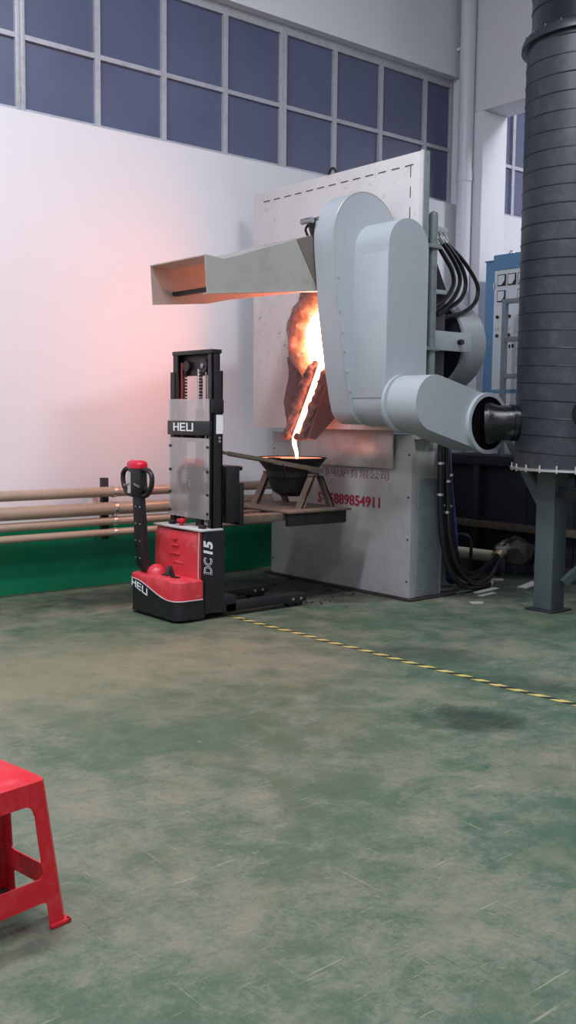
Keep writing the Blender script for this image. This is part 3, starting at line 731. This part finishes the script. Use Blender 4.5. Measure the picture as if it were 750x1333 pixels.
    text('model_letters', 'DC', 'white_print', hs, .105, lambda u, v, d: pl(u, v-.035, d), shear=.25, offset=.003, width=.135)
    text('model_letters', 'DC', 'black_paint', hs, .105, lambda u, v, d: pl(u+.004, v-.035, d+.0012), shear=.25, offset=-.0016, width=.127)
    text('model_letters', '15', 'white_print', hs, .112, lambda u, v, d: pl(u+.150, v-.037, d), shear=.25, offset=.0045, width=.108)
    # mast
    def channel(x0, x1, y0, y1, z0, z1, side):
        b = BM(); th = .014
        box(b, (x0, y0 if side < 0 else y1-th, z0), (x1, y0+th if side < 0 else y1, z1), .002)
        box(b, (x0, y0, z0), (x0+th, y1, z1), .002); box(b, (x1-th, y0, z0), (x1, y1, z1), .002); return b
    obj('mast_channel', channel(4.28, 4.375, 6.0, 6.055, .05, 1.83, -1), 'mast', t)
    obj('mast_channel', channel(4.28, 4.375, 6.50, 6.555, .05, 1.83, 1), 'mast', t)
    obj('inner_channel', channel(4.292, 4.362, 6.02, 6.075, .4, 1.97, -1), 'mast', t)
    obj('inner_channel', channel(4.292, 4.362, 6.475, 6.535, .4, 1.97, 1), 'mast', t)
    part('mast_top_bar', 'mast', t, box, (4.285, 6.015, 1.955), (4.375, 6.54, 1.985), .004)
    part('mast_cross_bar', 'mast', t, box, (4.335, 6.08, 1.80), (4.375, 6.475, 1.955), .004)
    part('mast_cross_bar', 'mast', t, box, (4.375, 6.055, 1.3), (4.40, 6.50, 1.40), .004)
    part('mast_cross_bar', 'mast', t, box, (4.375, 6.055, .75), (4.40, 6.50, .9), .004)
    part('mast_collar', 'mast', t, box, (4.275, 5.992, 1.52), (4.378, 6.012, 1.62), .003)
    cy = part('lift_cylinder', 'mast', t, cyl, (4.35, 6.255, .5), (4.35, 6.255, 1.55), .034, n=18)
    part('piston_rod', 'chrome', cy, cyl, (4.35, 6.255, 1.55), (4.35, 6.255, 1.85), .022, n=16)
    sh = part('chain_sheave', 'mast', t, cyl, (4.325, 6.16, 1.87), (4.305, 6.16, 1.87), .052, n=24)
    part('sheave_pin', 'steel', sh, cyl, (4.31, 6.16, 1.87), (4.295, 6.16, 1.87), .018, n=12)
    part('chain_sheave', 'mast', t, cyl, (4.325, 6.38, 1.87), (4.305, 6.38, 1.87), .04, n=24)
    for y in (6.20, 6.40):
        b = BM()
        for k in range(40): box(b, (4.308, y-.013, .9+k*.024), (4.322, y+.013, .9+k*.024+.016))
        o = obj('lift_chain', b, 'dark_steel', t); o['kind'] = 'stuff'
    part('hose_line', 'red_print', t, tube, catmull([(4.31, 6.44, .7), (4.31, 6.445, 1.2), (4.31, 6.44, 1.9)]), .008, 8)
    part('hose_line', 'chrome', t, cyl, (4.31, 6.12, .7), (4.31, 6.12, 1.82), .008, n=8)
    # guard panels
    up = part('guard_panel', 'acrylic', t, box, (4.262, 6.015, 1.46), (4.266, 6.545, 1.625))
    lo = part('guard_panel', 'acrylic', t, box, (4.262, 6.015, .735), (4.266, 6.54, 1.335))
    for z in (.78, .92, 1.09, 1.27):
        for y in (6.03, 6.525): part('panel_bolt', 'black_plastic', lo, cyl, (4.272, y, z), (4.252, y, z), .010, n=10)
    part('grip_mark', 'zinc', lo, beam, (4.2605, 6.27, 1.02), (4.2605, 6.262, .965), .002, .006)
    nb = part('name_band', 'black_paint', t, box, (4.255, 6.0, 1.355), (4.28, 6.56, 1.462), .004)
    heli(nb, .27, .062, lambda u, v, d: Vector((4.2545-d, 6.475-u, 1.385+v)))
    part('mast_label', 'white_print', t, box, (4.315, 5.9985, 1.37), (4.375, 6.0, 1.51))
    for z in (1.34, 1.315): part('mast_bolt', 'zinc', t, cyl, (4.345, 6.0, z), (4.345, 5.994, z), .009, n=10)
    # carriage and raised forks
    cg = part('fork_carriage', 'mast', t, box, (4.43, 6.03, .70), (4.56, 6.56, 1.13), .012)
    part('carriage_plate', 'mast', cg, box, (4.56, 6.03, .68), (4.60, 6.56, 1.0), .006)
    for z in (1.11, .92): part('carriage_bolt', 'black_plastic', cg, cyl, (4.56, 6.05, z), (4.585, 6.05, z), .018, n=12)
    part('carriage_roller', 'mast', cg, box, (4.40, 6.06, .75), (4.44, 6.49, 1.05))
    for y0, y1 in ((6.13, 6.27), (6.42, 6.56)):
        part('fork', 'rusty', t, box, (4.60, y0, .675), (5.28, y1, .7345), .006)
    # straddle legs with rollers
    for y0, y1 in ((5.985, 6.095), (6.475, 6.60)):
        lg = part('straddle_leg', 'black_paint', t, box, (4.40, y0, .035), (5.20, y1, .10), .006)
        for x in (5.06, 5.14):
            part('roller', 'black_rubber', lg, cyl, (x, y0+.02, .04), (x, y1-.02, .04), .04, n=20)
            part('axle_cap', 'zinc', lg, cyl, (x, y0+.001, .065), (x, y0-.004, .065), .011, n=10)
    part('leg_base', 'black_paint', t, box, (4.38, 5.985, .035), (4.50, 6.60, .16), .006)
    part('drive_wheel', 'black_rubber', t, cyl, (4.12, 6.24, .1), (4.12, 6.34, .1), .1, n=28)
    for y in (6.02, 6.56): part('caster', 'black_rubber', t, cyl, (4.15, y-.0+.03, .045), (4.15, y+.03-.05, .045), .045, n=20)
    # tiller
    bx, by = 4.03, 6.545
    bm = BM()
    path = [(bx+.04, by-.04, .30), (bx+.0, by-.01, .37), (bx-.015, by, .45), (bx-.02, by+.015, .70), (bx-.025, by+.03, .93)]
    def strip(path, wid, dep):
        rr = []
        for (x, y, z), w_, d_ in zip(path, wid, dep):
            rr.append([bm.verts.new((x+a*d_, y+b*w_, z)) for a, b in ((-1, -.7), (-.7, -1), (.7, -1), (1, -.7), (1, .7), (.7, 1), (-.7, 1), (-1, .7))])
        for a, b in zip(rr, rr[1:]):
            for k in range(8): bm.faces.new((a[k], a[(k+1) % 8], b[(k+1) % 8], b[k]))
        bm.faces.new(rr[0][::-1]); bm.faces.new(rr[-1])
    strip(path, (.055, .055, .062, .062, .058), (.05, .045, .032, .030, .028))
    ti = obj('tiller_arm', bm, 'black_plastic', t, ang=40)
    for z in (.42, .55, .68, .81): 
        for dy in (-.03, .03): part('tiller_screw', 'zinc', ti, cyl, (bx-.049, by+dy, z), (bx-.055, by+dy, z), .006, n=8)
    hx = bx-.03; by += .03
    bm = BM(); strip([(hx, by+.005, .88), (hx, by+.005, .93), (hx, by+.005, 1.0), (hx, by+.005, 1.10), (hx, by+.005, 1.13)], (.06, .10, .085, .08, .07), (.03, .042, .045, .042, .035))
    th = obj('tiller_head', bm, 'black_plastic', t, ang=40)
    bm = BM(); strip([(hx, by+.01, 1.10), (hx, by+.01, 1.13), (hx, by+.01, 1.15), (hx, by+.01, 1.16)], (.088, .092, .08, .055), (.05, .052, .045, .03)); obj('belly_button', bm, 'red_button', th, ang=60)
    for sgn in (1, -1):
        c = by + .01
        bm = BM(); tube(bm, catmull([(hx, c+sgn*.06, 1.085), (hx, c+sgn*.15, 1.09), (hx, c+sgn*.205, 1.05), (hx, c+sgn*.20, .97), (hx, c+sgn*.14, .905), (hx, c+sgn*.05, .895)], 7), .019, 12); obj('handle_loop', bm, 'black_plastic', th)
        bm = BM(); tube(bm, [(hx, c+sgn*.08, .955), (hx, c+sgn*.175, .945)], .015, 10); obj('handle_bar', bm, 'black_plastic', th)
        part('thumb_lever', 'steel', th, beam, (hx-.045, c+sgn*.03, .985), (hx-.05, c+sgn*.11, .965), .012, .012)
    part('tiller_label', 'grey_label', th, box, (hx-.0475, by+.03, .91), (hx-.0455, by+.075, 1.07))
stacker()

# ------------------------------------------------------------------ exhaust stack on its stand
DC = Vector((6.66, 4.475, 0))
def drum():
    t = thing('exhaust_stack', 'large black vertical exhaust duct with spiral seams at the right edge', 'duct', DC + Vector((0, 0, 1.12)))
    bm = BM(); lathe(bm, [(0, 1.13), (.505, 1.13), (.505, 4.27), (0, 4.27)], DC, n=72); bd = obj('lower_duct', bm, 'drum', t)
    bm = BM(); lathe(bm, [(.50, 4.27), (.475, 4.33), (.475, 7.19)], DC, n=72); ud = obj('upper_duct', bm, 'drum_gloss', t)
    def helix(z0, z1, r, pitch, rad, ph=0):
        pts = []; n = int((z1-z0)/pitch*48)
        for k in range(n+1):
            a = -2*math.pi*k/48 + ph; pts.append(DC + Vector((r*math.cos(a), r*math.sin(a), z0+pitch*k/48)))
        b = BM(); tube(b, pts, rad, 6); return b
    obj('spiral_seam', helix(1.19, 4.2, .505, .128, .005), 'seam', bd)
    obj('spiral_seam', helix(4.40, 7.15, .475, .118, .006, 1.0), 'seam', ud)
    bm = BM(); lathe(bm, [(.50, 4.22), (.545, 4.225), (.545, 4.25), (.53, 4.29), (.50, 4.31)], DC, n=72); cl = obj('collar', bm, 'seam', t)
    for k in range(24):
        a = 2*math.pi*k/24 + .1; p = DC + Vector((.522*math.cos(a), .522*math.sin(a), 4.27))
        part('collar_bolt', 'seam', cl, cyl, p, p+Vector((0, 0, .032)), .010, n=8)
    bm = BM(); lathe(bm, [(0, 1.12), (.535, 1.12), (.535, 1.135), (.505, 1.14)], DC, n=72); fl = obj('bottom_flange', bm, 'zinc', t)
    for k in range(24):
        a = 2*math.pi*k/24; p = DC + Vector((.522*math.cos(a), .522*math.sin(a), 1.11))
        part('flange_bolt', 'zinc', fl, cyl, p, p+Vector((0, 0, .055)), .008, n=8)
    # inlet from the furnace elbow
    I0 = Vector((6.13, 4.972, 1.467)); I1 = Vector((6.20, 4.87, 1.472)); I2 = Vector((6.36, 4.75, 1.478))
    bm = BM(); tube(bm, catmull([I0, I1, I2], 8), [.165]*3+[.16, .15, .142, .136]+[.132]*10, 28); inl = obj('inlet_pipe', bm, 'duct_black', t)
    bm = BM(); tube(bm, [Vector((6.245, 4.832, 1.474)), Vector((6.265, 4.817, 1.475))], .142, 28); obj('pipe_band', bm, 'drum_gloss', inl)
    # nozzle facing the room
    d = Vector((-.80, -.60, 0)).normalized()
    p0 = DC + d*.48 + Vector((0, 0, 1.56)); p1 = DC + d*.66 + Vector((0, 0, 1.54))
    part('side_nozzle', 'duct_black', t, cyl, p0, p1, .10, .11, n=28)
    s = thing('duct_stand', 'dark grey-green steel stand under the black exhaust duct', 'stand', DC)
    for x, y in ((6.62, 4.70), (6.62, 4.18), (7.0, 4.45)):
        part('post', 'post_green', s, box, (x-.085, y-.085, .015), (x+.085, y+.085, 1.118), .005)
        part('foot_plate', 'frame_dark', s, box, (x-.13, y-.13, 0), (x+.13, y+.13, .015), .003)
    part('brace', 'post_green', s, beam, (6.62, 5.15, 1.36), (6.70, 4.72, .62), .05, .06)
    part('brace', 'post_green', s, beam, (6.66, 4.60, .22), (6.90, 4.50, .42), .05, .06)
    part('cross_rail', 'frame_dark', s, box, (6.58, 4.26, .9), (6.66, 4.62, .98))
drum()

# ------------------------------------------------------------------ raised platform and control gear behind
def back_gear():
    t = thing('raised_platform', 'dark raised platform behind the furnace carrying the control cabinet', 'platform', (9.5, 5.5, 0))
    part('slab', 'concrete', t, box, (8.3, 3.4, 1.02), (12.6, 7.45, 1.12), .006)
    for k in range(7):
        y = 7.42 - k*.57
        part('fascia_panel', 'concrete', t, box, (8.42, y-.56, .04), (8.45, y, 1.02), .004)
    part('kerb', 'rusty', t, box, (8.30, 3.5, .36), (8.42, 7.42, .43), .006)
    part('leg', 'frame_dark', t, box, (8.34, 6.85, 0), (8.42, 6.93, 1.02))
    part('leg', 'frame_dark', t, box, (8.34, 5.2, 0), (8.42, 5.28, 1.02))
    c = thing('control_cabinet', 'grey and blue control cabinet with square meters behind the black duct', 'cabinet', (9.0, 6.65, 1.12))
    part('body', 'panel_grey', c, box, (8.80, 6.2, 1.12), (9.35, 7.09, 3.10), .006)
    part('plinth_band', 'panel_blue', c, box, (8.795, 6.2, 1.78), (8.80, 7.09, 1.82))
    part('top_band', 'panel_blue', c, box, (8.79, 6.19, 3.10), (9.36, 7.10, 3.262), .004)
    for y in (6.95, 6.72): 
        b = BM(); tube(b, [Vector((8.9, y+.03*math.cos(R_(a)), 3.262+.045*math.sin(R_(a)))) for a in range(0, 181, 20)], .008, 8); obj('lifting_eye', b, 'zinc', c)
    for r_, z in enumerate((2.99, 2.82)):
        for k in range(4):
            if r_ == 1 and k == 1: continue
            y = 6.985 - k*.135
            m_ = part('meter', 'black_plastic', c, box, (8.785, y-.053, z-.06), (8.80, y+.053, z+.06), .003)
            part('meter_face', 'meter_face', m_, box, (8.783, y-.043, z-.05), (8.786, y+.043, z+.05))
            b = BM(); prism(b, [(y-.043, z-.05), (y-.01, z-.05), (y-.043, z-.01)], YZ, 8.781, 8.784); obj('meter_corner', b, 'black_plastic', m_)
    for z, col in ((2.60, 'black_plastic'), (2.48, 'zinc'), (2.40, 'black_plastic')):
        for k in range(4):
            y = 7.03 - k*.16
            part('push_button', col, c, cyl, (8.80, y, z), (8.785, y, z), .018, n=12)
    lb = part('name_label', 'meter_face', c, box, (8.797, 6.78, 2.24), (8.80, 6.92, 2.32))
    for a, b_ in ((.02, .03), (.05, .075), (.09, .12)): part('label_mark', 'black_plastic', lb, box, (8.7955, 6.92-b_, 2.26), (8.797, 6.92-a, 2.30))
    for z in (1.6, 2.9): part('hinge', 'zinc', c, cyl, (8.79, 7.085, z), (8.79, 7.085, z+.07), .01, n=8)
    part('door_seam', 'slot', c, box, (8.7985, 6.64, 1.3), (8.80, 6.645, 3.08))
    b2 = thing('power_cabinet', 'plain blue side cabinet between the column and the grey control cabinet', 'cabinet', (9.2, 7.2, 1.12))
    part('body', 'panel_blue', b2, box, (8.86, 7.105, 1.12), (9.4, 7.26, 3.21), .006)
    part('top_cap', 'panel_blue', b2, box, (8.85, 7.105, 3.21), (9.41, 7.27, 3.225), .004)
    g = thing('guard_rail', 'grey square-tube guard rail in front of the control cabinet', 'railing', (8.5, 6.4, 1.12))
    X = 8.5
    yl = 6.72
    part('post', 'rail_grey', g, box, (X-.025, yl-.05, 1.12), (X+.025, yl, 2.74), .004)
    part('post', 'rail_grey', g, box, (X-.025, 5.2, 1.12), (X+.025, 5.25, 2.74), .004)
    for z in (2.69, 2.30, 1.92, 1.5): part('rail', 'rail_grey', g, box, (X-.022, 5.25, z), (X+.022, yl-.05, z+.05), .004)
back_gear()

# ------------------------------------------------------------------ lower hoses, pump, pipe, scrap
def lower_gear():
    H = [('thick black hose hanging down the right end of the furnace base to the floor', 'black_rubber', .026, [(6.32, 5.60, 1.33), (6.31, 5.585, 1.0), (6.33, 5.58, .6), (6.40, 5.57, .30), (6.55, 5.56, .10), (6.80, 5.60, .045), (7.1, 5.68, .032)]),
         ('glossy black hose curving from the furnace base up to the brass coupling', 'duct_black', .022, [(6.40, 5.60, 1.28), (6.43, 5.585, .9), (6.48, 5.58, .50), (6.62, 5.60, .24), (6.88, 5.70, .13), (7.35, 5.88, .16), (7.66, 6.03, .21)]),
         ('black hose sagging lowest before the brass coupling', 'black_rubber', .022, [(6.37, 5.585, 1.30), (6.385, 5.57, .85), (6.42, 5.55, .45), (6.55, 5.54, .20), (6.78, 5.58, .08), (7.15, 5.72, .07), (7.60, 5.96, .17)]),
         ('black hose behind the others at the right end of the base', 'black_rubber', .024, [(6.44, 5.66, 1.30), (6.455, 5.66, .9), (6.49, 5.66, .5), (6.60, 5.68, .25), (6.78, 5.72, .12), (7.0, 5.8, .05), (7.2, 5.9, .03)])]
    for lb, m, r, pts in H:
        t = thing('coolant_hose', lb, 'hose', pts[-1], 'hoses at the furnace base')
        part('hose', m, t, tube, catmull(pts, 8), r, 12)
        for k, z in ((1, pts[1][2]+.12), (1, pts[1][2]-.14)):
            p = Vector(pts[1]); part('hose_clip', 'zinc', t, cyl, (p.x, p.y, z), (p.x, p.y, z+.02), r+.004, n=12)
    bm = BM(); tube(bm, catmull([(6.62, 5.82, 1.25), (6.68, 5.84, .9), (6.78, 5.86, .5), (6.85, 5.9, .12), (6.87, 5.92, .06)], 8), .055, 14)
    tag(base(obj('blue_hose', bm, 'blue_wrap')), 'thick dark blue wrapped hose behind the black hoses', 'hose')
    t = thing('hose_coupling', 'brass-coloured hose coupling at the end of the black hoses', 'coupling', (7.72, 6.04, .05))
    part('coupling_body', 'brass', t, cyl, (7.62, 6.02, .185), (7.86, 6.10, .265), .048, n=20)
    part('coupling_nut', 'zinc', t, cyl, (7.70, 6.047, .212), (7.75, 6.063, .228), .06, n=6)
    part('coupling_nut', 'zinc', t, cyl, (7.80, 6.08, .245), (7.84, 6.093, .258), .058, n=6)
    part('lever_handle', 'black_plastic', t, beam, (7.76, 6.06, .27), (7.84, 6.02, .36), .02, .012)
    part('lever_handle', 'black_plastic', t, beam, (7.86, 6.08, .30), (7.98, 6.04, .36), .02, .012)
    part('pump_body', 'rag', t, lambda b: (bmesh.ops.create_icosphere(b, subdivisions=3, radius=.17, matrix=Matrix.Translation((8.0, 6.1, .20)) @ Matrix.Diagonal((1.25, .95, .8, 1))), [setattr(q, 'co', q.co + Vector((math.sin(q.co.z*40+q.co.x*9), math.sin(q.co.x*33), math.cos(q.co.y*37+q.co.z*21)))*.022) for q in b.verts]))
    part('pump_foot', 'frame_dark', t, box, (7.85, 5.98, 0), (8.15, 6.22, .09), .006)
    part('support_foot', 'frame_dark', t, box, (7.66, 6.0, 0), (7.74, 6.08, .165), .004)
    t = thing('cream_pipe', 'short cream pipe lying behind the black hoses', 'pipe', (7.75, 6.5, 0))
    part('pipe', 'cream_pipe', t, cyl, (7.75, 6.62, .16), (7.85, 6.20, .15), .06, n=20)
    part('saddle', 'frame_dark', t, box, (7.75, 6.36, 0), (7.85, 6.42, .10))
    bm = BM(); tube(bm, catmull([(7.55, 6.5, .01), (7.55, 6.5, .30), (7.6, 6.43, .37), (7.65, 6.36, .30), (7.65, 6.36, .01)], 6), .016, 10)
    tag(base(obj('bent_rod', bm, 'black_paint')), 'bent black steel hoop standing behind the hoses', 'rod')
    strips = [((6.9, 5.55), (.34, .06, .012), .15, 'pale flat steel strip lying under the hoses'), ((7.45, 5.5), (.40, .09, .014), .3, 'wide pale strip on the floor in front of the pump'),
              ((6.75, 5.42), (.22, .05, .010), .1, 'short pale strip by the base plate corner'), ((7.2, 5.75), (.18, .05, .02), .6, 'small steel offcut under the glossy hose'),
              ((7.4, 5.85), (.16, .04, .02), -.3, 'small offcut below the coupling')]
    for (x, y), (a, b, h), r, lb in strips:
        bm = BM(); box(bm, (-a/2, -b/2, 0), (a/2, b/2, h), .003); o = obj('scrap_strip', bm, 'chip'); o.location = (x, y, 0); o.rotation_euler.z = r
        tag(o, lb, 'scrap', 'scrap on the floor')
    bm = BM(); box(bm, (-.055, -.035, 0), (.055, .035, .014), .004); o = obj('scrap_chip', bm, 'chip'); o.location = (6.36, 5.21, 0); o.rotation_euler.z = -.6
    tag(o, 'single white chip on the floor right of the base corner', 'scrap', 'scrap on the floor')
    bm = BM(); rnd = random.Random(3)
    for k in range(130):
        x = 5.2 + rnd.random()*.85; y = 5.95 + rnd.random()*1.3; s = .004 + .010*rnd.random()**3; x = min(x, 5.95)
        if y < 6.12 and x < 5.25: continue
        bmesh.ops.create_icosphere(bm, subdivisions=1, radius=s, matrix=Matrix.Translation((x, y, s*.35)) @ Matrix.Diagonal((1.3, .9, .5, 1)))
    o = obj('slag_grit', bm, 'dark_steel'); o['kind'] = 'stuff'; tag(o, 'scatter of slag grit on the floor along the furnace base', 'slag')
lower_gear()

# ------------------------------------------------------------------ hazard tape
bm = BM(); n = 70
L = [bm.verts.new((4.425+.05*(1-k/n)*0 + (.06*(k/n)*1.93) + .006*math.sin(k*.9), 6.12-k*7.2/n, .0015)) for k in range(n+1)]
Rr = [bm.verts.new((v.co.x+.05, v.co.y+.012, .0015)) for v in L]
for k in range(n): bm.faces.new((L[k], Rr[k], Rr[k+1], L[k+1]))
tag(base(obj('hazard_tape', bm, 'tape')), 'black and yellow striped tape line stuck across the green floor', 'floor tape')

# ------------------------------------------------------------------ red plastic stool
def stool():
    t = thing('plastic_stool', 'red plastic stool cut by the left edge of the frame', 'stool')
    H, tw, bw, tdp, bdp = .45, .135, .178, .125, .165   # half widths top and bottom (x), half depths (y)
    z1 = H-.012
    def ctr(z):  # half extents at height z
        f = (z1-z)/z1; return tw+(bw-tw)*f, tdp+(bdp-tdp)*f
    th = .004
    def panel(side):
        """map (u along the side in metres at that height, z, depth inward) -> point; sides 0:-y 1:+x 2:+y 3:-x"""
        def fn(u, z, d):
            hx, hy = ctr(z)
            if side == 0: return Vector((u, -hy+d, z))
            if side == 2: return Vector((-u, hy-d, z))
            if side == 1: return Vector((hx-d, u, z))
            return Vector((-hx+d, -u, z))
        return fn
    def half(side, z): hx, hy = ctr(z); return hx if side % 2 == 0 else hy
    lw = lambda z: .050 + .006*(z1-z)/z1                 # leg strip width
    chm = .012                                           # corner chamfer
    za = .375                                            # bottom of the apron arch
    # seat with chamfered rim and apron
    bm = BM()
    def ringpts(hx, hy, c, z): return [bm.verts.new(p) for p in ((-hx+c, -hy, z), (hx-c, -hy, z), (hx, -hy+c, z), (hx, hy-c, z), (hx-c, hy, z), (-hx+c, hy, z), (-hx, hy-c, z), (-hx, -hy+c, z))]
    a = ringpts(tw-.014, tdp-.014, .020, H); b = ringpts(tw, tdp, .014, z1); hx, hy = ctr(z1-.02)
    c = ringpts(hx, hy, .014, z1-.02)
    bm.faces.new(a)
    for p, q in ((a, b), (b, c)):
        for k in range(8): bm.faces.new((p[k], p[(k+1) % 8], q[(k+1) % 8], q[k]))
    for s in range(4):
        fn = panel(s); zt = z1-.02; hw = half(s, zt)-.014
        ip = half(s, za)-lw(za)-.004                     # inner edge of the legs
        r = .03
        low = [(-half(s, za-.03)+.014, za-.03), (-ip, za-.03)] + [(-ip + r - r*math.cos(R_(q)), za-.03+ r*math.sin(R_(q))) for q in range(0, 91, 15)]
        low += [(-x, z) for x, z in low[::-1]]
        prism(bm, [(hw, zt), (-hw, zt)] + low, fn, 0, th)
    seat = obj('seat', bm, 'red_stool', t)
    for s in range(4):
        fn = panel(s); fn2 = panel((s+1) % 4)
        bm = BM(); z0 = .0
        def strip(fn, s, sg):
            pts = []
            for z in (za-.03, .25, .1, .012): pts.append((sg*(half(s, z)-.014), z))
            for z in (.012, .1, .25, za-.03): pts.append((sg*(half(s, z)-lw(z)-.004), z))
            prism(bm, pts, fn, 0, th)
        strip(fn, s, 1); strip(fn2, (s+1) % 4, -1)
        # chamfered corner web
        for za_, zb_ in ((.012, .16), (.16, za-.03), (za-.03, z1-.02)):
            qs = [fn(half(s, z)-.014, z, 0) for z in (za_, zb_)] + [fn2(-(half((s+1) % 4, z)-.014), z, 0) for z in (zb_, za_)]
            bm.faces.new([bm.verts.new(q) for q in qs])
        # foot pad
        ff = BM(); 
        hx, hy = ctr(0); sx, sy = ((1, -1), (1, 1), (-1, 1), (-1, -1))[s]
        lg = obj('leg', bm, 'red_stool', t)
        box(ff, (sx*(hx+.008), sy*(hy+.008), 0), (sx*(hx-.062), sy*(hy-.008), .014), .004)
        box(ff, (sx*(hx+.008), sy*(hy+.008), 0), (sx*(hx-.008), sy*(hy-.062), .014), .004)
        obj('foot_pad', ff, 'red_stool', lg)
    for s in range(4):
        fn = panel(s); bm = BM(); zl, zh, r = .085, .155, .024
        ih = half(s, zh)-lw(zh)+.002; il = half(s, zl)-lw(zl)+.002
        up = [(ih - r + r*math.sin(R_(q)), zh + r - r*math.cos(R_(q))) for q in range(0, 91, 15)]
        dn = [(il - r + r*math.sin(R_(q)), zl - r + r*math.cos(R_(q))) for q in range(90, -1, -15)]
        right = up + dn; left = [(-x, z) for x, z in right[::-1]]
        prism(bm, right + left, fn, 0.0005, th+.002)
        obj('stretcher', bm, 'red_stool', t)
    t.location = (1.135, 2.735, 0); t.rotation_euler.z = R_(9)
stool()
